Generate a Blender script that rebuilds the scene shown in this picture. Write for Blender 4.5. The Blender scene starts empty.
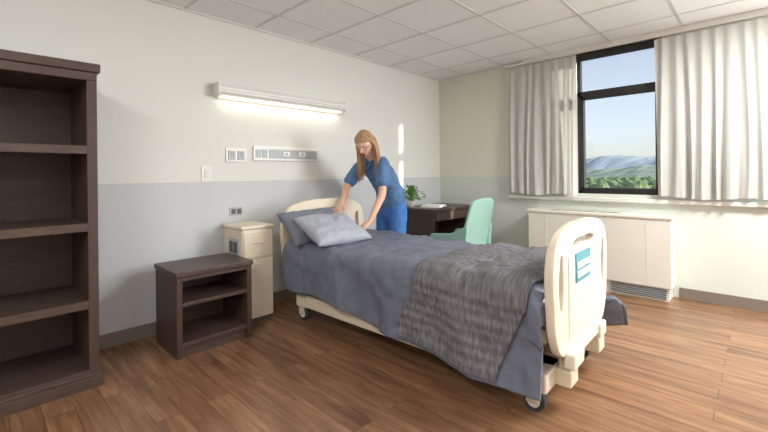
import bpy, bmesh, math, random
from mathutils import Vector, Matrix, noise
random.seed(4)
D=bpy.data; SC=bpy.context.scene
COL=SC.collection

# ------------------------------------------------------------------ materials
def lin(c):
    c=c/255.0
    return c/12.92 if c<=0.04045 else ((c+0.055)/1.055)**2.4
def rgb(r,g,b): return (lin(r),lin(g),lin(b),1)
def mat(name,col,rough=0.5,metal=0.0,var=0.0,vscale=5.0,stretch=(1,1,1),bump=0.0,bscale=60.0,spec=0.5,emit=None,estr=0.0,coord='Object',bdist=0.01):
    m=D.materials.new(name); m.use_nodes=True
    nt=m.node_tree; N=nt.nodes; L=nt.links
    b=N['Principled BSDF']
    b.inputs['Base Color'].default_value=col
    b.inputs['Roughness'].default_value=rough
    b.inputs['Metallic'].default_value=metal
    b.inputs['Specular IOR Level'].default_value=spec
    if emit:
        b.inputs['Emission Color'].default_value=emit
        b.inputs['Emission Strength'].default_value=estr
    if var>0 or bump>0:
        tc=N.new('ShaderNodeTexCoord'); mp=N.new('ShaderNodeMapping')
        mp.inputs['Scale'].default_value=stretch
        L.new(tc.outputs[coord],mp.inputs['Vector'])
    if var>0:
        n=N.new('ShaderNodeTexNoise'); n.inputs['Scale'].default_value=vscale; n.inputs['Detail'].default_value=6
        L.new(mp.outputs['Vector'],n.inputs['Vector'])
        r=N.new('ShaderNodeValToRGB')
        r.color_ramp.elements[0].position=0.3; r.color_ramp.elements[1].position=0.7
        r.color_ramp.elements[0].color=tuple(c*(1-var) for c in col[:3])+(1,)
        r.color_ramp.elements[1].color=tuple(min(1,c*(1+var)) for c in col[:3])+(1,)
        L.new(n.outputs['Fac'],r.inputs['Fac']); L.new(r.outputs['Color'],b.inputs['Base Color'])
    if bump>0:
        n2=N.new('ShaderNodeTexNoise'); n2.inputs['Scale'].default_value=bscale; n2.inputs['Detail'].default_value=4
        L.new(mp.outputs['Vector'],n2.inputs['Vector'])
        bp=N.new('ShaderNodeBump'); bp.inputs['Strength'].default_value=bump; bp.inputs['Distance'].default_value=bdist
        L.new(n2.outputs['Fac'],bp.inputs['Height']); L.new(bp.outputs['Normal'],b.inputs['Normal'])
    return m

def wall_mat(name,up,lo,split):
    m=mat(name,up,0.75,bump=0.15,bscale=180,bdist=0.002)
    nt=m.node_tree;N=nt.nodes;L=nt.links;b=N['Principled BSDF']
    g=N.new('ShaderNodeNewGeometry'); s=N.new('ShaderNodeSeparateXYZ'); L.new(g.outputs['Position'],s.inputs[0])
    c=N.new('ShaderNodeMath'); c.operation='GREATER_THAN'; c.inputs[1].default_value=split
    L.new(s.outputs['Z'],c.inputs[0])
    mx=N.new('ShaderNodeMix'); mx.data_type='RGBA'
    mx.inputs[6].default_value=lo; mx.inputs[7].default_value=up
    L.new(c.outputs[0],mx.inputs[0]); L.new(mx.outputs[2],b.inputs['Base Color'])
    return m

M={}
M['wallL']=wall_mat('paint_left',rgb(228,228,222),rgb(205,208,210),1.17)
M['wallW']=wall_mat('paint_window',rgb(226,224,210),rgb(214,220,211),1.17)
M['wall']=mat('paint_plain',rgb(220,220,215),0.8)
M['ceil']=mat('ceiling_tile',rgb(242,243,243),0.9,var=0.03,vscale=120,bump=0.3,bscale=300,bdist=0.002)
M['tbar']=mat('tbar',rgb(216,217,218),0.5)
M['trim']=mat('trim_white',rgb(228,226,220),0.45)
M['base']=mat('baseboard_taupe',rgb(128,116,106),0.5)
M['dark']=mat('wood_espresso',rgb(70,54,47),0.45,var=0.25,vscale=9,stretch=(1,1,12),bump=0.06,bscale=30)
M['darkH']=mat('wood_espresso_h',rgb(76,60,53),0.42,var=0.2,vscale=9,stretch=(8,1,8),bump=0.06,bscale=30)
M['beige']=mat('bed_plastic_beige',rgb(228,216,195),0.4)
M['beige2']=mat('bed_plastic_tan',rgb(217,203,178),0.45)
M['metal']=mat('grey_metal',rgb(150,150,150),0.35,metal=0.7)
M['rubber']=mat('rubber',rgb(60,60,64),0.6)
M['comf']=mat('comforter_bluegrey',rgb(108,114,130),0.5,var=0.06,vscale=4,bump=0.25,bscale=30)
M['pillowL']=mat('pillow_lightgrey',rgb(166,171,182),0.65,bump=0.2,bscale=25)
M['pillowD']=mat('pillow_grey',rgb(116,121,134),0.7,bump=0.15,bscale=30)
M['sheet']=mat('mattress_sheet',rgb(190,192,198),0.8)
M['frame']=mat('window_frame_bronze',rgb(38,36,38),0.4)
M['white']=mat('white_plastic',rgb(235,233,229),0.35)
M['ptac']=mat('hvac_cover',rgb(232,228,216),0.4)
M['vent']=mat('vent_dark',rgb(90,88,84),0.5)
M['greyp']=mat('grey_insert',rgb(176,182,184),0.4)
M['teal']=mat('chair_mint',rgb(162,204,188),0.45)
M['skin']=mat('skin',rgb(226,180,156),0.5,var=0.05,vscale=20)
M['scrubT']=mat('scrub_top_blue',rgb(84,120,164),0.75,var=0.08,vscale=12,bump=0.2,bscale=25)
M['scrubB']=mat('scrub_trousers_blue',rgb(66,118,188),0.75,var=0.08,vscale=12,bump=0.2,bscale=25)
M['hair']=mat('hair_dark_blonde',rgb(172,134,98),0.5,var=0.35,vscale=60,stretch=(1,1,0.1))
M['lip']=mat('lip',rgb(190,105,100),0.5)
M['eyew']=mat('eye_white',rgb(235,232,228),0.3)
M['iris']=mat('iris',rgb(50,45,40),0.2)
M['shoe']=mat('shoe_white',rgb(210,210,212),0.5)
M['leaf']=mat('leaf_green',rgb(98,150,58),0.5,var=0.3,vscale=30)
M['soil']=mat('soil',rgb(60,45,35),0.9)
M['pot']=mat('pot_white',rgb(225,225,222),0.3)
M['paper']=mat('paper',rgb(238,236,230),0.7)
M['glow']=mat('diffuser',rgb(245,240,230),0.4,emit=(1,0.88,0.72,1),estr=0.6)
M['panel']=mat('added_light_diffuser',rgb(240,240,240),0.4,emit=(1,0.98,0.95,1),estr=2)  # emissive face of the added ceiling fixtures
M['glow_shade']=mat('added_glow_shade',rgb(240,240,240),0.8,emit=(0.93,0.97,1,1),estr=1.0)  # self-glowing cover, added to brighten the room from an unseen opening
M['green']=mat('grass',rgb(122,148,92),0.9,var=0.35,vscale=0.04)
M['hill']=mat('hill_far',rgb(150,168,182),0.95,var=0.1,vscale=0.03)  # aerial haze painted into the colour
M['hill2']=mat('hill_mid',rgb(128,148,134),0.95,var=0.3,vscale=0.2)  # lightened for haze in the colour itself
M['tree']=mat('tree_leaves',rgb(94,120,76),0.9,var=0.45,vscale=0.8)
M['sticker']=mat('sticker_teal',rgb(80,150,165),0.4)

def curtain_mat():
    m=mat('curtain_fabric',rgb(214,214,209),0.85,bump=0.1,bscale=400,bdist=0.002)
    nt=m.node_tree;N=nt.nodes;L=nt.links;b=N['Principled BSDF']
    o=[n for n in N if n.type=='OUTPUT_MATERIAL'][0]
    t=N.new('ShaderNodeBsdfTranslucent'); t.inputs['Color'].default_value=rgb(220,220,216)
    mx=N.new('ShaderNodeMixShader'); mx.inputs[0].default_value=0.25
    L.new(b.outputs[0],mx.inputs[1]); L.new(t.outputs[0],mx.inputs[2]); L.new(mx.outputs[0],o.inputs[0])
    return m
M['curtain']=curtain_mat()

def quilt_mat():
    m=mat('quilt_grey',rgb(112,111,116),0.55)
    nt=m.node_tree;N=nt.nodes;L=nt.links;b=N['Principled BSDF']
    tc=N.new('ShaderNodeTexCoord')
    def layer(rot,sc,scale):
        mp=N.new('ShaderNodeMapping'); mp.inputs['Rotation'].default_value=(0,0,rot); mp.inputs['Scale'].default_value=sc
        L.new(tc.outputs['UV'],mp.inputs['Vector'])
        n=N.new('ShaderNodeTexNoise'); n.inputs['Scale'].default_value=scale; n.inputs['Detail'].default_value=3; n.inputs['Roughness'].default_value=0.55
        L.new(mp.outputs['Vector'],n.inputs['Vector']); return n
    a=layer(0.6,(1,0.22,1),60); c=layer(-0.7,(1,0.22,1),60)
    mn=N.new('ShaderNodeMath'); mn.operation='MAXIMUM'; L.new(a.outputs['Fac'],mn.inputs[0]); L.new(c.outputs['Fac'],mn.inputs[1])
    w=N.new('ShaderNodeTexWave'); w.bands_direction='Y'; w.inputs['Scale'].default_value=5.5; w.inputs['Distortion'].default_value=1.2; w.inputs['Detail'].default_value=2
    L.new(tc.outputs['UV'],w.inputs['Vector'])
    sb=N.new('ShaderNodeMath'); sb.operation='MULTIPLY_ADD'; sb.inputs[1].default_value=0.25
    L.new(w.outputs['Fac'],sb.inputs[0]); L.new(mn.outputs[0],sb.inputs[2])
    bp=N.new('ShaderNodeBump'); bp.inputs['Strength'].default_value=1.0; bp.inputs['Distance'].default_value=0.018
    L.new(sb.outputs[0],bp.inputs['Height']); L.new(bp.outputs['Normal'],b.inputs['Normal'])
    r=N.new('ShaderNodeValToRGB'); r.color_ramp.elements[0].position=0.42; r.color_ramp.elements[1].position=0.68
    r.color_ramp.elements[0].color=rgb(94,93,99); r.color_ramp.elements[1].color=rgb(130,129,134)
    L.new(mn.outputs[0],r.inputs['Fac']); L.new(r.outputs['Color'],b.inputs['Base Color'])
    return m
M['quilt']=quilt_mat()

def floor_mat():
    m=mat('wood_planks',rgb(150,105,75),0.27)
    nt=m.node_tree;N=nt.nodes;L=nt.links;b=N['Principled BSDF']
    tc=N.new('ShaderNodeTexCoord')
    br=N.new('ShaderNodeTexBrick'); br.inputs['Scale'].default_value=1
    br.inputs['Brick Width'].default_value=1.22; br.inputs['Row Height'].default_value=0.125
    br.inputs['Mortar Size'].default_value=0.0012; br.inputs['Mortar Smooth'].default_value=0.2; br.inputs['Bias'].default_value=0.0
    br.inputs['Color1'].default_value=(0,0,0,1); br.inputs['Color2'].default_value=(1,1,1,1); br.inputs['Mortar'].default_value=(0.5,0.5,0.5,1)
    br.offset=0.37; br.offset_frequency=2
    L.new(tc.outputs['Object'],br.inputs['Vector'])
    mp=N.new('ShaderNodeMapping'); mp.inputs['Scale'].default_value=(0.9,9,1)
    L.new(tc.outputs['Object'],mp.inputs['Vector'])
    n=N.new('ShaderNodeTexNoise'); n.inputs['Scale'].default_value=2.2; n.inputs['Detail'].default_value=8; n.inputs['Distortion'].default_value=0.6; n.inputs['Roughness'].default_value=0.62
    n.noise_dimensions='4D'
    ms=N.new('ShaderNodeMath'); ms.operation='MULTIPLY'; ms.inputs[1].default_value=7
    L.new(br.outputs['Color'],ms.inputs[0]); L.new(ms.outputs[0],n.inputs['W'])
    L.new(mp.outputs['Vector'],n.inputs['Vector'])
    r=N.new('ShaderNodeValToRGB'); e=r.color_ramp.elements
    e[0].position=0.3; e[0].color=rgb(96,68,48); e[1].position=0.72; e[1].color=rgb(156,119,88)
    x=e.new(0.5); x.color=rgb(129,94,67)
    L.new(n.outputs['Fac'],r.inputs['Fac'])
    hs=N.new('ShaderNodeHueSaturation')
    mr=N.new('ShaderNodeMapRange'); mr.inputs[3].default_value=0.84; mr.inputs[4].default_value=1.12
    L.new(br.outputs['Color'],mr.inputs[0]); L.new(mr.outputs[0],hs.inputs['Value']); L.new(r.outputs['Color'],hs.inputs['Color'])
    mx=N.new('ShaderNodeMix'); mx.data_type='RGBA'; mx.inputs[7].default_value=rgb(72,50,36)
    L.new(br.outputs['Fac'],mx.inputs[0]); L.new(hs.outputs['Color'],mx.inputs[6]); L.new(mx.outputs[2],b.inputs['Base Color'])
    bp=N.new('ShaderNodeBump'); bp.inputs['Strength'].default_value=0.12; bp.inputs['Distance'].default_value=0.004
    L.new(n.outputs['Fac'],bp.inputs['Height']); L.new(bp.outputs['Normal'],b.inputs['Normal'])
    return m
M['floor']=floor_mat()

def glass_mat():
    m=D.materials.new('window_glass'); m.use_nodes=True; nt=m.node_tree; N=nt.nodes; L=nt.links
    for n in list(N):
        if n.type!='OUTPUT_MATERIAL': N.remove(n)
    o=[n for n in N][0]
    t=N.new('ShaderNodeBsdfTransparent'); g=N.new('ShaderNodeBsdfGlossy'); g.inputs['Roughness'].default_value=0.02
    mx=N.new('ShaderNodeMixShader'); mx.inputs[0].default_value=0.05
    L.new(t.outputs[0],mx.inputs[1]); L.new(g.outputs[0],mx.inputs[2]); L.new(mx.outputs[0],o.inputs[0])
    return m
M['glass']=glass_mat()

# ------------------------------------------------------------------ helpers
def empty(name,loc=(0,0,0),rz=0.0):
    e=D.objects.new(name,None); e.empty_display_size=0.1
    e.location=loc; e.rotation_euler=(0,0,rz); COL.objects.link(e); return e
def addbm(name,bm,m,parent=None,smooth=False,loc=None):
    me=D.meshes.new(name); bm.normal_update(); bm.to_mesh(me); bm.free()
    ob=D.objects.new(name,me); COL.objects.link(ob)
    if m: me.materials.append(m)
    if parent: ob.parent=parent
    if smooth:
        for p in me.polygons: p.use_smooth=True
    if loc: ob.location=loc
    return ob
def bmbox(bm,lo,hi):
    c=[(a+b)/2 for a,b in zip(lo,hi)]; s=[abs(b-a) for a,b in zip(lo,hi)]
    bmesh.ops.create_cube(bm,size=1,matrix=Matrix.Translation(c)@Matrix.Diagonal((s[0],s[1],s[2],1)))
def box(name,lo,hi,m,parent=None,bev=0.0):
    bm=bmesh.new(); bmbox(bm,lo,hi)
    ob=addbm(name,bm,m,parent)
    if bev>0:
        md=ob.modifiers.new('bev','BEVEL'); md.width=bev; md.segments=3
    return ob
def boxes(name,lst,m,parent=None,bev=0.0):
    bm=bmesh.new()
    for lo,hi in lst: bmbox(bm,lo,hi)
    ob=addbm(name,bm,m,parent)
    if bev>0:
        md=ob.modifiers.new('bev','BEVEL'); md.width=bev; md.segments=2
    return ob
def cyl(name,p0,p1,r,m,parent=None,n=24,r2=None):
    p0=Vector(p0);p1=Vector(p1); d=p1-p0
    bm=bmesh.new()
    q=d.to_track_quat('Z','Y').to_matrix().to_4x4()
    bmesh.ops.create_cone(bm,cap_ends=True,segments=n,radius1=r,radius2=r if r2 is None else r2,depth=d.length,matrix=Matrix.Translation((p0+p1)/2)@q)
    ob=addbm(name,bm,m,parent)
    for p in ob.data.polygons: p.use_smooth=len(p.vertices)==4
    return ob

def resample(pts,rad,sub):
    P=[Vector(p) for p in pts]; out=[];ro=[]
    n=len(P)
    for i in range(n-1):
        p0=P[max(i-1,0)];p1=P[i];p2=P[i+1];p3=P[min(i+2,n-1)]
        for k in range(sub):
            t=k/sub
            out.append(0.5*((2*p1)+(-p0+p2)*t+(2*p0-5*p1+4*p2-p3)*t*t+(-p0+3*p1-3*p2+p3)*t**3))
            a=rad[i];b=rad[i+1]; s=t*t*(3-2*t)
            ro.append((a[0]+(b[0]-a[0])*s,a[1]+(b[1]-a[1])*s))
    out.append(P[-1]);ro.append(rad[-1])
    return out,ro
def tube(bm,pts,rad,ref=(0,-1,0),n=20,sub=6,dome=True):
    rad=[r if isinstance(r,tuple) else (r,r) for r in rad]
    P,R=resample(pts,rad,sub)
    ref=Vector(ref); rings=[]
    T=[]
    for i in range(len(P)):
        a=P[max(i-1,0)];b=P[min(i+1,len(P)-1)]; T.append((b-a).normalized())
    if dome:
        def cap(p,t,r,sgn):
            o=[]
            for k in (0.35,0.7,0.93):
                rr=math.sqrt(1-k*k); o.append((p+t*sgn*min(r)*k,(r[0]*rr,r[1]*rr),t))
            return o
        A=cap(P[0],T[0],R[0],-1)[::-1]; B=cap(P[-1],T[-1],R[-1],1)
        seq=A+[(P[i],R[i],T[i]) for i in range(len(P))]+B
    else: seq=[(P[i],R[i],T[i]) for i in range(len(P))]
    for p,r,t in seq:
        s=ref.cross(t)
        if s.length<1e-4: s=Vector((1,0,0)).cross(t)
        s.normalize(); f=t.cross(s).normalized()
        rings.append([bm.verts.new(p+s*math.cos(2*math.pi*k/n)*r[0]+f*math.sin(2*math.pi*k/n)*r[1]) for k in range(n)])
    for a,b in zip(rings,rings[1:]):
        for k in range(n): bm.faces.new((a[k],a[(k+1)%n],b[(k+1)%n],b[k]))
    bm.faces.new(rings[0][::-1]); bm.faces.new(rings[-1])
def ell(bm,c,r,rot=None,u=24,v=16):
    mtx=Matrix.Translation(c)@(rot.to_4x4() if rot else Matrix.Identity(4))@Matrix.Diagonal((r[0],r[1],r[2],1))
    bmesh.ops.create_uvsphere(bm,u_segments=u,v_segments=v,radius=1,matrix=mtx)
def remesh(ob,vox,it=4,fac=0.5):
    md=ob.modifiers.new('rm','REMESH'); md.mode='VOXEL'; md.voxel_size=vox; md.use_smooth_shade=True
    if it:
        s=ob.modifiers.new('sm','SMOOTH'); s.iterations=it; s.factor=fac

# ------------------------------------------------------------------ camera
H=1.22; CX=3.40; YW=4.72; CE=2.58
cam=D.cameras.new('camera'); cam.sensor_width=36; cam.lens=36*397/768; cam.shift_y=-42/768; cam.clip_start=0.05; cam.clip_end=3000
co=D.objects.new('camera',cam); COL.objects.link(co)
co.location=(CX,0,H)
co.rotation_euler=(Matrix.Rotation(math.radians(43.8),3,'Z')@Matrix.Rotation(math.radians(90),3,'X')@Matrix.Rotation(math.radians(-0.6),3,'Z')).to_euler()
SC.camera=co

# ------------------------------------------------------------------ room shell
X1=6.2; Y0=-2.4
box('floor',(-0.2,Y0-0.2,-0.1),(X1+0.2,YW+0.2,0),M['floor'])
box('ceiling',(-0.2,Y0-0.2,CE),(X1+0.2,YW+0.2,CE+0.1),M['ceil'])
box('wall_left',(-0.2,Y0-0.2,0),(0,YW+0.2,CE),M['wallL'])
box('wall_right',(X1,Y0,0),(X1+0.2,YW,CE),M['wall'])
box('wall_back',(0,Y0-0.2,0),(X1+0.2,Y0,CE),M['wall'])
WX0,WX1,WZ0,WZ1=1.88,2.68,0.98,2.54
VX0,VX1=4.20,5.90  # opening for the added, unseen window
WT=0.16
boxes('wall_window',[((0,YW,0),(WX0,YW+WT,CE)),((WX1,YW,0),(VX0,YW+WT,CE)),((VX1,YW,0),(X1+0.2,YW+WT,CE)),
  ((WX0,YW,0),(WX1,YW+WT,WZ0)),((WX0,YW,WZ1),(WX1,YW+WT,CE)),((VX0,YW,0),(VX1,YW+WT,WZ0)),((VX0,YW,WZ1),(VX1,YW+WT,CE))],M['wallW'])
bl=[]
x=0.42
while x<X1: bl.append(((x-0.011,Y0,CE-0.004),(x+0.011,YW,CE+0.002))); x+=0.61
y=YW-0.45
while y>Y0: bl.append(((0,y-0.011,CE-0.004),(X1,y+0.011,CE+0.002))); y-=0.61
boxes('trim_ceiling_grid',bl+[((0,Y0,CE-0.015),(0.02,YW,CE)),((0,YW-0.02,CE-0.015),(X1,YW,CE))],M['tbar'])
e=empty('fire_sprinkler',(2.6,2.9,CE))
cyl('rosette',(0,0,-0.012),(0,0,0),0.035,M['white'],e)
cyl('head',(0,0,-0.04),(0,0,-0.01),0.012,M['metal'],e)
cyl('deflector',(0,0,-0.044),(0,0,-0.04),0.022,M['metal'],e)
box('baseboard_left',(0,Y0,0),(0.014,YW,0.1),M['base'])
boxes('baseboard_window',[((0.0,YW-0.014,0),(1.40,YW,0.1)),((2.80,YW-0.014,0),(X1,YW,0.1))],M['base'])
# window
def window(name,x0,x1,glow_shade):
    w=empty(name,((x0+x1)/2,YW+0.06,(WZ0+WZ1)/2))
    def wb(nm,lst,m):
        o=boxes(nm,lst,m); o.parent=w; o.matrix_parent_inverse=Matrix.Translation(-Vector(w.location)); return o
    f=0.035; ya,yb=YW+0.03,YW+0.09
    zm=2.085
    wb('frame',[((x0,ya,WZ0),(x0+f,yb,WZ1)),((x1-f,ya,WZ0),(x1,yb,WZ1)),((x0,ya,WZ0),(x1,yb,WZ0+f)),((x0,ya,WZ1-f),(x1,yb,WZ1)),((x0,ya,zm-0.03),(x1,yb,zm+0.03)),
      ((x0+f,ya-0.01,WZ0+f),(x0+f+0.03,yb,zm)),((x1-f-0.03,ya-0.01,WZ0+f),(x1-f,yb,zm)),((x0+f,ya-0.01,zm-0.06),(x1-f,yb,zm-0.02)),((x0+f,ya-0.01,WZ0+f),(x1-f,yb,WZ0+f+0.03))],M['frame'])
    wb('glass',[((x0,YW+0.055,WZ0),(x1,YW+0.06,WZ1))],M['glass'])
    wb('shade_cassette',[((x0+0.002,YW,WZ1-0.085),(x1-0.002,YW+0.028,WZ1-0.002))],M['frame'])
    if glow_shade: wb('added_glow_shade',[((x0+0.004,YW+0.01,WZ0+0.004),(x1-0.004,YW+0.014,WZ1-0.08))],M['glow_shade'])  # glowing sheet, added to keep the sun out of this opening
window('window_1',WX0,WX1,False)
window('added_fill_window',VX0,VX1,True)  # unseen window, added to carry fill light
box('trim_sill',(1.08,YW-0.05,0.90),(3.9,YW-0.0005,0.94),M['trim'],bev=0.005)

# curtains
def curtain(name,x0,x1,z0,z1,y0,folds,seed):
    bm=bmesh.new(); nx=int((x1-x0)*190); nz=36
    g=[]
    for j in range(nz+1):
        t=j/nz; row=[]
        for i in range(nx+1):
            s=i/nx
            ph=2*math.pi*folds*s + 1.5*noise.noise(Vector((s*5,seed,t*0.7)))*2
            A=0.6+0.8*abs(noise.noise(Vector((s*6,seed+9,t*0.5))))*1.6
            amp=(0.012+0.016*t)*A
            k=math.sin(ph)+0.25*math.sin(ph*2.3+seed)*t
            yy=y0+amp*k+0.012*noise.noise(Vector((s*14,seed+3,t*1.5)))*t
            xx=x0+(x1-x0)*s+0.016*math.sin(ph*0.5+seed)*t
            zz=z1-(z1-z0)*t+0.012*math.sin(s*9+seed)*t
            if t<0.001: zz+=0.008*abs(math.sin(ph*0.5))
            row.append(bm.verts.new((xx,yy,zz)))
        g.append(row)
    for j in range(nz):
        for i in range(nx): bm.faces.new((g[j][i],g[j][i+1],g[j+1][i+1],g[j+1][i]))
    return addbm(name,bm,M['curtain'],smooth=True)
curtain('curtain',1.09,1.90,0.965,2.50,4.635,8,1)
curtain('curtain',2.63,3.50,0.965,2.50,4.635,9,7)
box('curtain_track',(1.05,4.62,2.522),(3.6,4.65,2.545),M['white'])
box('trim_track_mount',(1.3,4.625,2.545),(3.5,4.645,2.579),M['white'])

# ------------------------------------------------------------------ bookcase
e=empty('bookcase',(0.02,-0.40,0))
W,Dp,Ht=0.92,0.55,1.88
st=0.05
boxes('side_panels',[((0,0,0),(Dp,st,Ht-0.05)),((0,W-st,0),(Dp,W,Ht-0.05))],M['dark'],e,0.003)
boxes('top_board',[((0,-0.015,Ht-0.05),(Dp+0.02,W+0.015,Ht)),((0.0,0,Ht-0.10),(Dp+0.006,W,Ht-0.05))],M['darkH'],e,0.004)
box('back_panel',(0,st,0.02),(0.015,W-st,Ht-0.05),M['dark'],e)
sh=[]
for z in (1.40,0.95,0.50,0.10):
    sh+= [((0.015,st,z-0.025),(Dp-0.012,W-st,z)),((Dp-0.025,st,z-0.045),(Dp-0.002,W-st,z+0.002))]
boxes('shelves',sh,M['darkH'],e,0.002)
boxes('plinth',[((0,-0.012,0),(Dp+0.018,W+0.012,0.065)),((0.0,-0.004,0.065),(Dp+0.01,W+0.004,0.085))],M['darkH'],e,0.004)

# ------------------------------------------------------------------ nightstand
e=empty('nightstand',(0.16,0.94,0))
W,Dp,Ht=0.53,0.43,0.58
boxes('side_panels',[((0,0,0.0),(Dp,0.035,Ht-0.03)),((0,W-0.035,0.0),(Dp,W,Ht-0.03))],M['dark'],e,0.002)
box('top_board',(-0.005,-0.01,Ht-0.035),(Dp+0.012,W+0.01,Ht),M['darkH'],e,0.006)
box('back_panel',(0,0.035,0.03),(0.012,W-0.035,Ht-0.035),M['dark'],e)
boxes('shelves',[((0.012,0.035,0.34),(Dp-0.01,W-0.035,0.365)),((0.012,0.035,0.07),(Dp-0.005,W-0.035,0.10)),((0.39,0.035,0.515),(Dp-0.004,W-0.035,0.545)),((0.39,0.035,0.0),(0.41,W-0.035,0.07))],M['darkH'],e,0.002)

# ------------------------------------------------------------------ beige bedside cabinet
e=empty('bedside_cabinet',(0.03,1.51,0))
box('body',(0,0,0.04),(0.33,0.28,0.775),M['beige'],e,0.01)
box('top',(-0.005,-0.01,0.775),(0.345,0.29,0.805),M['beige'],e,0.012)
boxes('doors',[((0.331,0.012,0.10),(0.342,0.268,0.52)),((0.331,0.012,0.54),(0.342,0.268,0.755))],M['beige'],e,0.004)
boxes('handles',[((0.342,0.10,0.655),(0.350,0.19,0.668)),((0.342,0.10,0.475),(0.350,0.19,0.488))],M['beige2'],e,0.003)
box('side_label',(0.10,-0.006,0.56),(0.28,0.001,0.70),M['greyp'],e,0.003)
boxes('side_sockets',[((0.125,-0.010,0.585),(0.18,-0.004,0.675)),((0.20,-0.010,0.585),(0.255,-0.004,0.675))],M['vent'],e,0.002)
box('kick',(0.02,0.02,0),(0.31,0.26,0.04),M['vent'],e)

# ------------------------------------------------------------------ wall devices
e=empty('wall_lamp',(0,1.45,1.9))
Lg=1.38
bm=bmesh.new()
prof=[(0,0),(0.075,0),(0.115,0.03),(0.115,0.07),(0.09,0.10),(0,0.11)]
A=[bm.verts.new((p[0],0,p[1])) for p in prof];B=[bm.verts.new((p[0],Lg,p[1])) for p in prof]
for i in range(len(prof)):
    j=(i+1)%len(prof); bm.faces.new((A[i],A[j],B[j],B[i]))
bm.faces.new(A[::-1]);bm.faces.new(B)
bmesh.ops.recalc_face_normals(bm,faces=bm.faces)
addbm('housing',bm,M['white'],e)
box('diffuser',(0.01,0.03,-0.012),(0.088,Lg-0.03,0.004),M['glow'],e,0.003)
box('seam',(0.1145,0.01,0.045),(0.1165,Lg-0.01,0.05),M['greyp'],e)
boxes('end_caps',[((0,-0.010,-0.006),(0.117,0.005,0.110)),((0,Lg-0.005,-0.006),(0.117,Lg+0.010,0.110))],M['white'],e,0.006)
al=D.lights.new('wall_lamp_tube','AREA'); al.shape='RECTANGLE'; al.size=0.06; al.size_y=1.3; al.energy=0.8; al.color=(1,0.9,0.78)
ao=D.objects.new('tube_light',al); COL.objects.link(ao); ao.parent=e; ao.location=(0.05,Lg/2,-0.02)

e=empty('outlet_plate',(0,1.545,1.34))
box('plate',(0,0,0),(0.012,0.19,0.12),M['white'],e,0.003)
boxes('sockets',[((0.012,0.02+k*0.085,0.02),(0.02,0.085+k*0.085,0.10)) for k in (0,1)],M['greyp'],e,0.003)
boxes('slots',[((0.02,0.04+k*0.085+j*0.02,0.045+q*0.025),(0.021,0.045+k*0.085+j*0.02,0.06+q*0.025)) for k in (0,1) for j in (0,1) for q in (0,1)],M['vent'],e)
e=empty('medical_gas_panel',(0,1.80,1.355))
box('plate',(0,0,0),(0.02,0.74,0.135),M['white'],e,0.006)
box('inset',(0.02,0.16,0.025),(0.026,0.71,0.11),M['greyp'],e,0.003)
boxes('port_housings',[((0.026,0.30,0.045),(0.036,0.38,0.09)),((0.026,0.48,0.045),(0.036,0.56,0.09))],M['white'],e,0.004)
for k in range(2):
    yy=0.34+k*0.18
    cyl('port_core_%d'%(k+1),(0.034,yy,0.068),(0.042,yy,0.068),0.012,M['greyp'],e)
boxes('side_sockets',[((0.02,0.02,0.03),(0.026,0.075,0.105)),((0.02,0.085,0.03),(0.026,0.14,0.105))],M['greyp'],e,0.002)
e=empty('wall_switch',(0,1.335,1.175))
box('plate',(0,0,0),(0.01,0.085,0.125),M['white'],e,0.003)
box('rocker',(0.01,0.025,0.03),(0.018,0.06,0.095),M['trim'],e,0.003)
e=empty('wall_socket',(0,1.575,0.865))
box('plate',(0,0,0),(0.01,0.12,0.075),M['greyp'],e,0.003)
boxes('sockets',[((0.01,0.015,0.015),(0.016,0.052,0.06)),((0.01,0.068,0.015),(0.016,0.105,0.06))],M['vent'],e,0.002)

# ------------------------------------------------------------------ HVAC unit under window
e=empty('wall_air_conditioner',(1.42,4.46,0))
W=1.36; Dd=0.255
box('cover',(0,0,0.12),(W,Dd,0.79),M['ptac'],e,0.012)
box('top_lip',(-0.01,-0.012,0.765),(W+0.01,Dd,0.80),M['ptac'],e,0.01)
box('base',(0.03,0.03,0),(W-0.03,Dd,0.12),M['ptac'],e)
boxes('top_grille',[((0.25+k*0.115,0.05,0.798),(0.25+k*0.115+0.10,0.15,0.804)) for k in range(6)],M['vent'],e)
boxes('grille_slats',[((0.25,0.06+k*0.02,0.803),(0.94,0.068+k*0.02,0.807)) for k in range(5)],M['ptac'],e)
boxes('side_seams',[((0.2,-0.003,0.14),(0.204,0.001,0.765)),((W-0.2,-0.003,0.14),(W-0.196,0.001,0.765))],M['trim'],e)
box('intake_recess',(0.85,0.022,0.02),(W-0.05,0.032,0.11),M['vent'],e)
boxes('intake_slats',[((0.85,0.012,0.03+k*0.018),(W-0.05,0.024,0.036+k*0.018)) for k in range(5)],M['greyp'],e)

# ------------------------------------------------------------------ desk
e=empty('desk',(0.02,3.72,0))
W,Dp,Ht=0.90,0.60,0.80
box('top',(0,-0.01,Ht-0.03),(Dp+0.015,W+0.01,Ht),M['darkH'],e,0.003)
boxes('side_panels',[((0,0,0),(Dp,0.03,Ht-0.03)),((0,W-0.03,0),(Dp,W,Ht-0.03))],M['dark'],e,0.002)
box('modesty_panel',(0.02,0.03,0.15),(0.04,W-0.03,Ht-0.03),M['dark'],e)
box('drawer_box',(0.04,0.03,Ht-0.15),(Dp-0.02,W-0.03,Ht-0.03),M['dark'],e)
box('drawer_front',(Dp-0.02,0.06,Ht-0.14),(Dp-0.002,W-0.06,Ht-0.04),M['darkH'],e,0.004)
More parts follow.
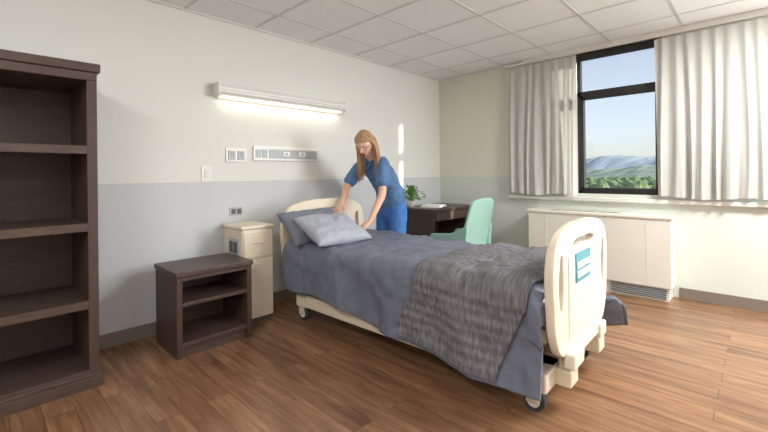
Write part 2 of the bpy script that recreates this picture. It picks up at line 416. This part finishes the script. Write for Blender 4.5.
# book
e=empty('open_book',(0.36,4.08,0.80)); e.rotation_euler=(0,0,0.35)
bm=bmesh.new()
n=10
for sgn in (-1,1):
    top=[];bot=[]
    for i in range(n+1):
        s=i/n; yy=sgn*s*0.17; zz=0.010+0.022*math.sin(math.pi*min(1,s*1.15))*(1-s*0.4)
        top.append((bm.verts.new((-0.12,yy,zz)),bm.verts.new((0.12,yy,zz)))); bot.append((bm.verts.new((-0.12,yy,0.003)),bm.verts.new((0.12,yy,0.003))))
    for i in range(n):
        bm.faces.new((top[i][0],top[i][1],top[i+1][1],top[i+1][0])); bm.faces.new((bot[i][0],bot[i][1],bot[i+1][1],bot[i+1][0]))
        for q in (0,1): bm.faces.new((top[i][q],top[i+1][q],bot[i+1][q],bot[i][q]))
    bm.faces.new((top[n][0],top[n][1],bot[n][1],bot[n][0]))
bmesh.ops.recalc_face_normals(bm,faces=bm.faces)
addbm('pages',bm,M['paper'],e)
box('cover',(-0.125,-0.175,0),(0.125,0.175,0.003),M['pot'],e)
# plant
e=empty('potted_plant',(0.2,3.82,0.80))
cyl('pot',(0,0,0),(0,0,0.085),0.042,M['pot'],e,r2=0.055)
cyl('soil',(0,0,0.078),(0,0,0.087),0.05,M['soil'],e)
bm=bmesh.new()
for i in range(150):
    a=random.uniform(0,2*math.pi); el=random.uniform(0.15,1.5); Ls=random.uniform(0.06,0.17)
    d=Vector((math.cos(a)*math.cos(el),math.sin(a)*math.cos(el),math.sin(el)))
    o=Vector((0,0,0.085))+Vector((math.cos(a),math.sin(a),0))*0.015
    c=o+d*Ls
    s=d.cross(Vector((0,0,1)));
    s=s.normalized()*random.uniform(0.014,0.02); up=Vector((0,0,1))*0.006
    l=random.uniform(0.035,0.055); d2=(d+Vector((0,0,-0.5))).normalized()
    v=[bm.verts.new(p) for p in (c-d2*0.005,c+d2*l*0.35+s+up,c+d2*l,c+d2*l*0.35-s+up,c+d2*l*0.4)]
    for q in ((0,1,4),(1,2,4),(2,3,4),(3,0,4)): bm.faces.new([v[k] for k in q])
    t=s.normalized()*0.0015
    sv=[bm.verts.new(p) for p in (o-t,o+t,c+t,c-t)]; bm.faces.new(sv)
addbm('leaves',bm,M['leaf'],e)

# ------------------------------------------------------------------ mint moulded chair (faces -x)
e=empty('armchair',(0.655,3.62,0))
bm=bmesh.new()
W=0.54
def slab(bm,prof,y0,y1):
    A=[bm.verts.new((p[0],y0,p[1])) for p in prof];B=[bm.verts.new((p[0],y1,p[1])) for p in prof]
    k=len(prof)
    for i in range(k):
        j=(i+1)%k; bm.faces.new((A[i],A[j],B[j],B[i]))
    bm.faces.new(A[::-1]); bm.faces.new(B)
side=[(-0.02,0.0),(0.06,0.0),(0.09,0.26),(0.33,0.26),(0.40,0.0),(0.47,0.0),(0.46,0.45),(0.48,0.66),(0.40,0.63),(0.26,0.56),(0.0,0.54),(-0.03,0.48)]
slab(bm,side,0,0.045); slab(bm,side,W-0.045,W)
slab(bm,[(0.0,0.36),(0.0,0.44),(0.03,0.465),(0.40,0.44),(0.42,0.36)],0.02,W-0.02)
bmesh.ops.recalc_face_normals(bm,faces=bm.faces)
o=addbm('seat_shell',bm,M['teal'],e); md=o.modifiers.new('b','BEVEL'); md.width=0.012; md.segments=3
bm=bmesh.new()
g=[]
nz,ny=16,20
for j in range(nz+1):
    t=j/nz; row=[]
    hw=0.27*(1-0.16*t**2.5)
    for i in range(ny+1):
        s=2*i/ny-1
        xx=0.42+0.085*t+0.02*t*t-0.05*s*s*(1-0.3*t)+0.02
        topz=0.95-0.05*abs(s)**3
        row.append(bm.verts.new((xx,W/2+s*hw,0.40+(topz-0.40)*t)))
    g.append(row)
for j in range(nz):
    for i in range(ny): bm.faces.new((g[j][i],g[j][i+1],g[j+1][i+1],g[j+1][i]))
o=addbm('backrest',bm,M['teal'],e,True); md=o.modifiers.new('s','SOLIDIFY'); md.thickness=0.035; md.offset=0
md=o.modifiers.new('b','BEVEL'); md.width=0.012; md.segments=3; md.limit_method='ANGLE'

# ------------------------------------------------------------------ hospital bed
BX,BY=0.38,1.85; BR=math.radians(1.5)
bed=empty('hospital_bed',(BX,BY,0),BR)
BL,BW=2.30,0.96
def board(name,x,zbot,ztop,thick,m):
    cu=D.curves.new(name,'CURVE'); cu.dimensions='2D'; cu.fill_mode='BOTH'
    cu.extrude=thick/2-0.008; cu.bevel_depth=0.008; cu.bevel_resolution=2; cu.resolution_u=12
    def spl(pts,typ='BEZIER'):
        s=cu.splines.new('BEZIER'); s.bezier_points.add(len(pts)-1)
        for bp,p in zip(s.bezier_points,pts):
            bp.co=(p[0],p[1],0); bp.handle_left_type=bp.handle_right_type='AUTO'
        s.use_cyclic_u=True
    h=ztop-zbot
    spl([(0.14,zbot),(0.48,zbot),(0.82,zbot),(0.90,zbot+0.06),(0.955,zbot+h*0.45),(0.955,ztop-0.17),(0.90,ztop-0.07),(0.75,ztop-0.015),(0.48,ztop),(0.21,ztop-0.015),(0.06,ztop-0.07),(0.005,ztop-0.17),(0.005,zbot+h*0.45),(0.06,zbot+0.06)])
    for y0 in (0.07,0.83):
        spl([(y0+0.03,ztop-0.42),(y0+0.06,ztop-0.36),(y0+0.065,ztop-0.20),(y0+0.045,ztop-0.13),(y0+0.003,ztop-0.20),(y0+0.0,ztop-0.36)])
    spl([(0.30,ztop-0.085),(0.48,ztop-0.072),(0.66,ztop-0.085),(0.68,ztop-0.105),(0.66,ztop-0.125),(0.48,ztop-0.122),(0.30,ztop-0.125),(0.28,ztop-0.105)])
    ob=D.objects.new(name,cu); COL.objects.link(ob); cu.materials.append(m); ob.parent=bed
    ob.matrix_local=Matrix(((0,0,1,x),(1,0,0,0),(0,1,0,0),(0,0,0,1)))
    return ob
board('headboard',0.025,0.30,0.985,0.045,M['beige'])
board('footboard',BL-0.025,0.30,0.94,0.045,M['beige'])
def rpanel(name,x,z0,z1,th,m):
    ob=box(name,(x-th/2,0.20,z0),(x+th/2,0.76,z1),m,bed,0.0)
    md=ob.modifiers.new('b','BEVEL'); md.width=0.008; md.segments=3
    return ob
rpanel('footboard_panel',BL-0.004,0.36,0.79,0.014,M['beige'])
rpanel('headboard_panel',0.05,0.40,0.83,0.014,M['beige'])
box('control_sticker',(BL+0.003,0.30,0.63),(BL+0.008,0.56,0.79),M['sticker'],bed,0.003)
boxes('control_buttons',[((BL+0.008,0.315+k*0.047,0.655+q*0.05),(BL+0.012,0.35+k*0.047,0.69+q*0.05)) for k in range(5) for q in range(2)],M['white'],bed,0.001)
box('mattress',(0.055,0.03,0.44),(BL-0.06,BW-0.03,0.60),M['sheet'],bed,0.04)
box('deck',(0.06,0.05,0.37),(BL-0.06,BW-0.05,0.44),M['beige2'],bed,0.01)
boxes('base_frame',[((0.30,0.035,0.13),(BL-0.20,0.085,0.235)),((0.30,BW-0.085,0.13),(BL-0.20,BW-0.035,0.235)),((0.16,0.04,0.12),(0.30,BW-0.04,0.22)),((BL-0.20,0.04,0.12),(BL-0.06,BW-0.04,0.22))],M['beige'],bed,0.012)
boxes('end_posts',[((0.0,0.18,0.17),(0.05,0.26,0.42)),((0.0,0.70,0.17),(0.05,0.78,0.42)),((BL-0.05,0.18,0.17),(BL,0.26,0.42)),((BL-0.05,0.70,0.17),(BL,0.78,0.42)),
   ((0.0,0.16,0.13),(0.20,0.28,0.20)),((0.0,0.68,0.13),(0.20,0.80,0.20)),((BL-0.2,0.16,0.13),(BL+0.02,0.28,0.22)),((BL-0.2,0.68,0.13),(BL+0.02,0.80,0.22))],M['beige2'],bed,0.012)
boxes('foot_bumpers',[((BL-0.01,0.14,0.235),(BL+0.045,0.30,0.315)),((BL-0.01,0.66,0.235),(BL+0.035,0.78,0.315)),((BL,0.20,0.26),(BL+0.02,0.76,0.31))],M['beige'],bed,0.02)
bm=bmesh.new()
for yy in (0.2,0.76):
    for a,b in (((0.5,yy,0.2),(1.0,yy,0.4)),((1.75,yy,0.2),(1.25,yy,0.4))):
        tube(bm,[a,b],[0.02,0.02],ref=(0,1,0),n=10,sub=1)
addbm('lift_arms',bm,M['metal'],bed,True)
for i,(x,y) in enumerate([(0.20,0.10),(0.20,0.86),(BL-0.14,0.10),(BL-0.14,0.86)]):
    cyl('caster_wheel_%d'%(i+1),(x,y-0.022,0.055),(x,y+0.022,0.055),0.055,M['rubber'],bed)
    cyl('caster_hub_%d'%(i+1),(x,y-0.026,0.055),(x,y+0.026,0.055),0.034,M['white'],bed)
    boxes('caster_fork_%d'%(i+1),[((x-0.035,y-0.036,0.045),(x+0.035,y-0.027,0.125)),((x-0.035,y+0.027,0.045),(x+0.035,y+0.036,0.125)),((x-0.045,y-0.04,0.115),(x+0.045,y+0.04,0.135))],M['beige2'],bed,0.006)

# bedding
def smooth(a,b,x):
    t=max(0,min(1,(x-a)/(b-a))); return t*t*(3-2*t)
def drape(x,t,off,nearL,farL,seed,top=0.655,amp=1.0):
    a=0.40; r=0.09; arc=math.pi/2*r
    L=nearL if t<0 else farL
    tot=a+arc+L; s=abs(t)*tot
    sg=-1 if t<0 else 1
    if s<a: y=s; z=0; ny,nz=0,1; h=0
    elif s<a+arc:
        an=(s-a)/r; y=a+r*math.sin(an); z=-r*(1-math.cos(an)); ny,nz=math.sin(an),math.cos(an); h=0
    else:
        h=s-a-arc; fl=0.10 if t<0 else (0.04+0.30*smooth(1.6,2.3,x))
        y=a+r+fl*h*(0.6+h); z=-r-h; ny,nz=1,0
    hf=min(1,h/0.25)
    d=0.022*noise.noise(Vector((x*3.2+seed,sg*s*3.0,seed)))*amp+0.012*noise.noise(Vector((x*8,s*8*sg,seed+5)))*amp
    d+=0.008*noise.noise(Vector((x*20,s*14*sg,seed+8)))*amp
    d+=0.022*hf*math.sin(x*9+2.2*noise.noise(Vector((x*2,seed,sg))) *2+seed+sg)
    q=abs(math.sin(x*math.pi/0.36))
    d+=0.016*(q**0.5)*(1-0.6*hf)
    y+=ny*(off+d); z+=nz*(off+d)
    return Vector((x,0.48+sg*y,top+z))
def cloth(name,xs_fn,nx,nt,tmin,tmax,off,nL,fL,seed,m,endround=True,amp=1.0):
    bm=bmesh.new(); uv=bm.loops.layers.uv.new('UVMap'); g=[];U={}
    for j in range(nt+1):
        t=tmin+(tmax-tmin)*j/nt; row=[]
        x0,x1=xs_fn(t)
        for i in range(nx+1):
            s=i/nx; x=x0+(x1-x0)*s
            p=drape(x,t,off,nL(x),fL(x),seed,amp=amp)
            if endround:
                k=max(0,(x-(BL-0.16))/0.10); 
                if p.z>0.4: p.z-=0.05*min(1,k)**2
                k2=max(0,(0.12-x)/0.07)
                if p.z>0.4: p.z-=0.03*min(1,k2)**2
            v=bm.verts.new(p); U[v]=(x,t*0.95); row.append(v)
        g.append(row)
    for j in range(nt):
        for i in range(nx):
            f=bm.faces.new((g[j][i],g[j][i+1],g[j+1][i+1],g[j+1][i]))
            for l in f.loops: l[uv].uv=U[l.vert]
    ob=addbm(name,bm,m,bed,True)
    md=ob.modifiers.new('s','SOLIDIFY'); md.thickness=0.014; md.offset=-1
    return ob
nearL=lambda x:0.28+0.15*smooth(0.3,2.1,x)+0.012*math.sin(x*7)
farL=lambda x:0.30+0.05*math.sin(x*4)+0.06*smooth(1.6,2.2,x)
def far_x(t,base): return base+0.14*smooth(0.64,0.86,t)
cloth('comforter',lambda t:(0.06,far_x(t,BL-0.058)-0.02*smooth(0.64,0.86,t)),170,170,-1,1,0.0,nearL,farL,3.3,M['comf'])
def qx(t):
    k=smooth(-1,-0.45,t); k2=smooth(-0.45,1,t)
    x0=1.37+0.13*k+0.10*k2+0.015*math.sin(t*17); x1=2.02+0.17*k+0.05*k2
    return (x0,far_x(t,min(x1,BL-0.055)))
cloth('quilt',qx,110,170,-0.97,0.985,0.026,nearL,lambda x:farL(x)+0.03,3.3,M['quilt'],amp=1.0)

# pillows
def pillow(name,c,rot,a,b,th,m,seed):
    bm=bmesh.new(); n=40
    for sgn in (1,-1):
        g=[]
        for j in range(n+1):
            row=[]
            for i in range(n+1):
                u=2*i/n-1; v=2*j/n-1
                k=max(0,(1-abs(u)**2.6))*max(0,(1-abs(v)**2.6))
                z=sgn*th*k**0.42
                z+=0.022*noise.noise(Vector((u*1.8+seed,v*1.8,sgn)))*(k**0.3)+0.012*noise.noise(Vector((u*5+seed,v*5,sgn)))*(k**0.3)
                xx=v*b*(1-0.06*(1-u*u)); yy=u*a*(1-0.07*(1-v*v))
                row.append(bm.verts.new((xx,yy,z)))
            g.append(row)
        for j in range(n):
            for i in range(n):
                q=(g[j][i],g[j][i+1],g[j+1][i+1],g[j+1][i]); bm.faces.new(q if sgn<0 else q[::-1])
    bmesh.ops.remove_doubles(bm,verts=bm.verts,dist=0.0006)
    bmesh.ops.recalc_face_normals(bm,faces=bm.faces)
    ob=addbm(name,bm,m,None,True)
    ob.location=c; ob.rotation_euler=rot
    return ob
pillow('pillow',(0.575,2.07,0.775),(0.0,math.radians(42),math.radians(2)),0.30,0.185,0.07,M['pillowD'],1)
pillow('pillow',(0.80,2.09,0.768),(0.0,math.radians(24),math.radians(-3)),0.27,0.215,0.075,M['pillowL'],5)

# ------------------------------------------------------------------ nurse
P=empty('nurse',(0.60,3.0,0)); PI=Matrix.Translation(-Vector(P.location))
def pp(ob): ob.parent=P; ob.matrix_parent_inverse=PI; return ob
F=Vector((0.22,-0.74,-0.66)).normalized(); Xh=F.cross(Vector((0,0,1))).normalized(); Uh=Xh.cross(F).normalized()
Hc=Vector((0.635,2.62,1.515))
HM=Matrix(((Xh.x,F.x,Uh.x,Hc.x),(Xh.y,F.y,Uh.y,Hc.y),(Xh.z,F.z,Uh.z,Hc.z),(0,0,0,1)))
bm=bmesh.new()
bmesh.ops.create_uvsphere(bm,u_segments=72,v_segments=56,radius=1)
G=lambda x,s:math.exp(-(x/s)**2)
for v in bm.verts:
    x,y,z=v.co
    w=1.0
    if z<0: w=1-0.30*(-z)**1.6
    X=x*0.076*w; Z=z*0.118; Y=y*0.094
    if z<0 and y<0: Y*=1-0.35*(-z)
    if z<-0.3 and y>0: Y*=1+0.10*(-z-0.3)
    if y>0:
        Y+=0.024*G(X,0.011)*(G(Z+0.026,0.013)*1.0+0.55*G(Z+0.008,0.020))
        Y-=0.010*(G(X-0.031,0.017)+G(X+0.031,0.017))*G(Z-0.004,0.013)
        Y+=0.004*G(Z-0.026,0.010)*G(X,0.05)
        Y+=0.006*G(X,0.020)*G(Z+0.060,0.010)
        Y+=0.008*G(X,0.022)*G(Z+0.092,0.016)
    v.co=HM@Vector((X,Y,Z))
for sg in (-1,1):
    ell(bm,HM@Vector((sg*0.076,-0.004,-0.008)),(0.010,0.018,0.030),HM.to_3x3(),12,8)
ref=(0,-1,0)
tube(bm,[(0.60,2.83,1.29),(0.61,2.745,1.38),(0.63,2.67,1.455)],[(0.062,0.058),(0.050,0.050),(0.050,0.053)],ref)
def hand(bm,wr,d,n,th):
    wr=Vector(wr); d=Vector(d).normalized(); th=Vector(th); th=(th-d*th.dot(d)).normalized(); n0=Vector(n); 
    n=d.cross(th); 
    if n.dot(n0)<0: n=-n
    tube(bm,[wr-d*0.02,wr+d*0.02,wr+d*0.06,wr+d*0.092],[(0.024,0.020),(0.031,0.018),(0.040,0.016),(0.040,0.013)],ref=n,n=16,sub=3)
    for lat,ln,sp,base in ((0.031,0.070,0.14,0.088),(0.0105,0.078,0.04,0.094),(-0.0105,0.073,-0.06,0.091),(-0.031,0.058,-0.18,0.082)):
        p=wr+d*(base-0.015)+th*lat; dd=(d+th*sp).normalized()
        pts=[p]; cur=p
        q=dd
        cur=cur+q*0.02; pts.append(cur)
        for seg,an in ((0.45,0.30),(0.30,0.42),(0.25,0.35)):
            q=(q+n*an).normalized(); cur=cur+q*ln*seg; pts.append(cur)
        tube(bm,pts,[0.0095,0.0095,0.0088,0.0080,0.0070],ref=th,n=10,sub=3)
    p=wr+d*0.022+th*0.022; q=(d*0.65+th*0.75+n*0.25).normalized()
    p1=p+q*0.03; q2=(d*0.9+th*0.45+n*0.3).normalized(); p2=p1+q2*0.032; q3=(d*1.0+th*0.2+n*0.35).normalized(); p3=p2+q3*0.025
    tube(bm,[p,p1,p2,p3],[0.014,0.012,0.0105,0.0085],ref=n,n=10,sub=3)
LW=Vector((0.865,2.455,0.80)); RW=Vector((0.50,2.44,0.945))
tube(bm,[(0.71,2.775,1.33),(0.77,2.72,1.27),(0.845,2.64,1.05),(0.862,2.565,0.95),LW],[0.048,0.044,0.037,0.034,(0.026,0.021)],ref,n=18)
tube(bm,[(0.49,2.775,1.33),(0.43,2.71,1.27),(0.40,2.59,1.09),(0.44,2.535,1.025),RW],[0.048,0.044,0.037,0.034,(0.026,0.021)],ref,n=18)
hand(bm,LW,(-0.16,-0.78,-0.50),(0,0.5,-0.8),(-1,0,0))
hand(bm,RW,(0.20,-0.72,-0.60),(0,0.5,-0.8),(1,0,0))
body=pp(addbm('body_skin',bm,M['skin'])); remesh(body,0.0048,3,0.5)
def part(name,fn,m,sm=True):
    b=bmesh.new(); fn(b); return pp(addbm(name,b,m,smooth=sm))
R3=HM.to_3x3()
part('eyes',lambda b:[ell(b,HM@Vector((s*0.031,0.069,0.003)),(0.013,0.012,0.009),R3) for s in (-1,1)],M['eyew'])
part('irises',lambda b:[ell(b,HM@Vector((s*0.031,0.0785,0.000)),(0.0055,0.004,0.0055),R3) for s in (-1,1)],M['iris'])
part('lips',lambda b:[ell(b,HM@Vector((0,0.0885,-0.058)),(0.021,0.007,0.0045),R3),ell(b,HM@Vector((0,0.0875,-0.065)),(0.018,0.007,0.005),R3)],M['lip'])
part('eyebrows',lambda b:[tube(b,[HM@Vector((s*0.014,0.089,0.024)),HM@Vector((s*0.032,0.086,0.030)),HM@Vector((s*0.050,0.072,0.024))],[0.002,0.003,0.0015],ref=(0,0,1),n=8,sub=4) for s in (-1,1)],M['hair'])
def glasses(b):
    for s in (-1,1):
        pts=[HM@Vector((s*0.032+0.024*math.cos(a),0.092-0.006*abs(math.cos(a)),0.002+0.018*math.sin(a))) for a in [2*math.pi*k/16 for k in range(17)]]
        tube(b,pts,[0.0018]*17,ref=F,n=6,sub=1)
        tube(b,[HM@Vector((s*0.055,0.086,0.006)),HM@Vector((s*0.078,0.05,0.006)),HM@Vector((s*0.082,-0.01,0.004))],[0.0018]*3,ref=(0,0,1),n=6,sub=3)
    tube(b,[HM@Vector((-0.009,0.092,0.004)),HM@Vector((0,0.097,0.007)),HM@Vector((0.009,0.092,0.004))],[0.0018]*3,ref=(0,0,1),n=6,sub=3)
part('glasses',glasses,M['iris'])
# scrub top
bm=bmesh.new()
tube(bm,[(0.585,3.035,0.95),(0.59,3.02,1.02),(0.595,2.97,1.09),(0.60,2.90,1.18),(0.60,2.825,1.265),(0.60,2.775,1.325)],[(0.168,0.132),(0.160,0.127),(0.148,0.117),(0.158,0.122),(0.160,0.108),(0.09,0.07)],ref,n=28)
tube(bm,[(0.61,2.81,1.29),(0.705,2.785,1.32),(0.77,2.72,1.265),(0.820,2.67,1.145)],[0.070,0.070,0.064,0.064],ref,n=20)
tube(bm,[(0.58,2.81,1.29),(0.485,2.785,1.32),(0.43,2.715,1.265),(0.408,2.64,1.155)],[0.070,0.070,0.064,0.064],ref,n=20)
top=pp(addbm('scrub_top',bm,M['scrubT'])); remesh(top,0.009,4,0.5)
tx=D.textures.new('folds','CLOUDS'); tx.noise_scale=0.07
md=top.modifiers.new('d','DISPLACE'); md.texture=tx; md.strength=0.024; md.mid_level=0.5; md.texture_coords='GLOBAL'
bm=bmesh.new()
tube(bm,[(0.65,2.78,1.375),(0.64,2.695,1.335),(0.60,2.685,1.27),(0.56,2.695,1.335),(0.55,2.78,1.375)],[0.008]*5,ref=(0,0,1),n=8,sub=5)
pp(addbm('neckline',bm,M['scrubT'],smooth=True))
# trousers
bm=bmesh.new()
tube(bm,[(0.585,3.035,1.00),(0.58,3.045,0.90),(0.58,3.05,0.82)],[(0.150,0.112),(0.168,0.122),(0.160,0.115)],ref,n=28)
for s in (-1,1):
    tube(bm,[(0.58+s*0.085,3.05,0.86),(0.58+s*0.092,3.04,0.66),(0.58+s*0.095,3.03,0.46),(0.58+s*0.10,3.05,0.25),(0.58+s*0.10,3.06,0.08)],[(0.095,0.103),(0.088,0.095),(0.075,0.08),(0.072,0.076),(0.075,0.078)],ref,n=22)
tr=pp(addbm('scrub_trousers',bm,M['scrubB'])); remesh(tr,0.010,4,0.5)
md=tr.modifiers.new('d','DISPLACE'); md.texture=tx; md.strength=0.022; md.mid_level=0.5; md.texture_coords='GLOBAL'
for s,nm in ((-1,'right_shoe'),(1,'left_shoe')):
    bm=bmesh.new()
    tube(bm,[(0.58+s*0.10,3.12,0.045),(0.58+s*0.10,3.05,0.055),(0.58+s*0.105,2.97,0.043),(0.58+s*0.108,2.90,0.034)],[(0.036,0.042),(0.042,0.052),(0.046,0.040),(0.036,0.028)],ref=(0,0,1),n=18,sub=5)
    pp(addbm(nm,bm,M['shoe'],smooth=True))
# hair cap
bm=bmesh.new(); bmesh.ops.create_uvsphere(bm,u_segments=48,v_segments=36,radius=1)
for v in bm.verts:
    x,y,z=v.co
    v.co=Vector((x*0.086,y*0.104-0.008,z*0.127+0.003))
dl=[]
for f in bm.faces:
    c=f.calc_center_median()
    if (c.y>0.012 and c.z<0.070-0.5*abs(c.x)*0.6) or (c.z<-0.075 and c.y>-0.03): dl.append(f)
bmesh.ops.delete(bm,geom=dl,context='FACES')
for v in bm.verts: v.co=HM@v.co
o=pp(addbm('hair_cap',bm,M['hair'],smooth=True)); md=o.modifiers.new('s','SOLIDIFY'); md.thickness=0.010; md.offset=-1
cu=D.curves.new('hair_strands','CURVE'); cu.dimensions='3D'; cu.bevel_depth=0.0055; cu.bevel_resolution=2; cu.use_fill_caps=True
def strand(pts,r=1.0):
    s=cu.splines.new('NURBS'); s.points.add(len(pts)-1); s.order_u=3; s.use_endpoint_u=True; s.resolution_u=5
    for k,(q,p) in enumerate(zip(s.points,pts)):
        q.co=(p[0],p[1],p[2],1); q.radius=r*(1.0 if k<len(pts)-2 else (0.75 if k==len(pts)-2 else 0.15))
for i in range(320):
    sg=1 if i%2 else -1     # Xh points to her right (-x); sg=-1 -> camera side
    k=random.random()
    yl=0.012-0.105*k
    w=math.sqrt(max(0.05,1-((yl+0.008)/0.112)**2))
    y0=yl+0.03
    A_=HM@Vector((sg*0.004,y0,0.131*math.sqrt(max(0.1,1-(y0/0.12)**2))))
    B_=HM@Vector((sg*0.062*w,yl+0.022,0.096))
    C_=HM@Vector((sg*0.090*w,yl+0.004,0.030))
    D_=HM@Vector((sg*(0.092*w),yl-0.010,-0.025))
    out=random.uniform(-0.010,0.024); ln=random.uniform(0.24,0.38)
    gx=Xh*sg*out; base=D_+gx
    if k>0.75: off=Vector((0,0.01,0))
    else: off=Vector((0,0.03,0))
    E_=base+off*0.6+Vector((0,0,-ln*0.30)); F_=base+off+Vector((random.uniform(-.012,.012),random.uniform(-.01,.01),-ln*0.68))
    G_=base+off*0.8+Vector((random.uniform(-.02,.02),random.uniform(-.02,.02),-ln))
    strand([A_,B_,C_,D_+gx*0.5,E_,F_,G_],random.uniform(0.7,1.15))
o=D.objects.new('hair_strands',cu); COL.objects.link(o); cu.materials.append(M['hair']); pp(o)

# ------------------------------------------------------------------ outside
bm=bmesh.new()
for lst in [((-700,60,-6.2),(400,900,-6.0))]: bmbox(bm,*lst)
addbm('landscape_ground',bm,M['green'])
def ridge(name,y0,base,hgt,seed,m,dy=120):
    bm=bmesh.new(); n=240; rows=[]
    for j in range(13):
        t=j/12; row=[]
        for i in range(n+1):
            x=-700+i*4.5
            h=(hgt*(0.6+0.4*noise.noise(Vector((x*0.012,seed,0))))+1.6*noise.noise(Vector((x*0.08,seed,t*3)))+0.9*noise.noise(Vector((x*0.3,seed,t*9))))*math.sin(math.pi*0.5*t)
            row.append(bm.verts.new((x,y0+dy*t,base+h)))
        rows.append(row)
    for j in range(12):
        for i in range(n): bm.faces.new((rows[j][i],rows[j][i+1],rows[j+1][i+1],rows[j+1][i]))
    return addbm(name,bm,m,smooth=False)
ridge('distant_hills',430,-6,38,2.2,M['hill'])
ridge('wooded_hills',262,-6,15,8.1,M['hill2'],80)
bm=bmesh.new()
for i in range(420):
    yy=random.uniform(125,252); xx=3.4-yy*random.uniform(0.08,0.42)
    s=random.uniform(0.9,2.3)
    r=bmesh.ops.create_icosphere(bm,subdivisions=2,radius=1,matrix=Matrix.Translation((xx,yy,-6+s*0.8))@Matrix.Diagonal((s*1.2,s*1.2,s*1.2,1)))
    for v in r['verts']:
        v.co+=Vector(noise.noise_vector(v.co*0.9))*0.6
addbm('trees',bm,M['tree'],smooth=False)

# ------------------------------------------------------------------ lights
def added_troffer(x,y,p,sx=1.2,sy=0.6,col=(1,0.99,0.98)):  # unseen ceiling fixtures, added as key and fill light
    e=empty('added_ceiling_light',(x,y,CE-0.001))
    boxes('frame',[((-sx/2-0.02,-sy/2-0.02,-0.012),(sx/2+0.02,-sy/2,-0.001)),((-sx/2-0.02,sy/2,-0.012),(sx/2+0.02,sy/2+0.02,-0.001)),((-sx/2-0.02,-sy/2,-0.012),(-sx/2,sy/2,-0.001)),((sx/2,-sy/2,-0.012),(sx/2+0.02,sy/2,-0.001))],M['white'],e)
    box('diffuser',(-sx/2,-sy/2,-0.008),(sx/2,sy/2,-0.002),M['panel'],e)
    l=D.lights.new('added_lamp','AREA'); l.shape='RECTANGLE'; l.size=sx; l.size_y=sy; l.energy=p; l.color=col
    o=D.objects.new('added_lamp',l); COL.objects.link(o); o.parent=e; o.location=(0,0,-0.02)
added_troffer(3.95,3.45,84,0.5,0.5)  # added key, placed to cast the bed's shadow
added_troffer(2.4,-0.9,40)
added_troffer(4.9,-0.5,30)
l=D.lights.new('fill_area','AREA'); l.shape='RECTANGLE'; l.size=1.6; l.size_y=1.35; l.energy=165; l.color=(0.92,0.97,1.0)  # area light added at the unseen opening to fill the room
o=D.objects.new('added_fill_area',l); COL.objects.link(o); o.location=((VX0+VX1)/2,YW-0.02,1.72)
o.rotation_euler=Vector((-0.25,-1,0.0)).to_track_quat('-Z','Y').to_euler()
s=D.lights.new('sun','SUN'); s.energy=8; s.angle=math.radians(1.6); s.color=(1,0.95,0.86)
so=D.objects.new('sun',s); COL.objects.link(so)
so.rotation_euler=Vector((-1,-0.385,-0.27)).to_track_quat('-Z','Y').to_euler()
wd=D.worlds.new('world'); SC.world=wd; wd.use_nodes=True
N=wd.node_tree.nodes;L=wd.node_tree.links
sk=N.new('ShaderNodeTexSky'); sk.sky_type='NISHITA'; sk.sun_disc=False; sk.sun_elevation=math.radians(50); sk.sun_rotation=math.radians(100); sk.dust_density=1.0; sk.ozone_density=3
hs=N.new('ShaderNodeHueSaturation'); hs.inputs['Saturation'].default_value=0.55; hs.inputs['Value'].default_value=1.15
bg=N['Background']; bg.inputs['Strength'].default_value=0.14
L.new(sk.outputs['Color'],hs.inputs['Color']); L.new(hs.outputs['Color'],bg.inputs['Color'])
SC.view_settings.view_transform='Standard'
SC.view_settings.look='None'
SC.view_settings.exposure=0.3
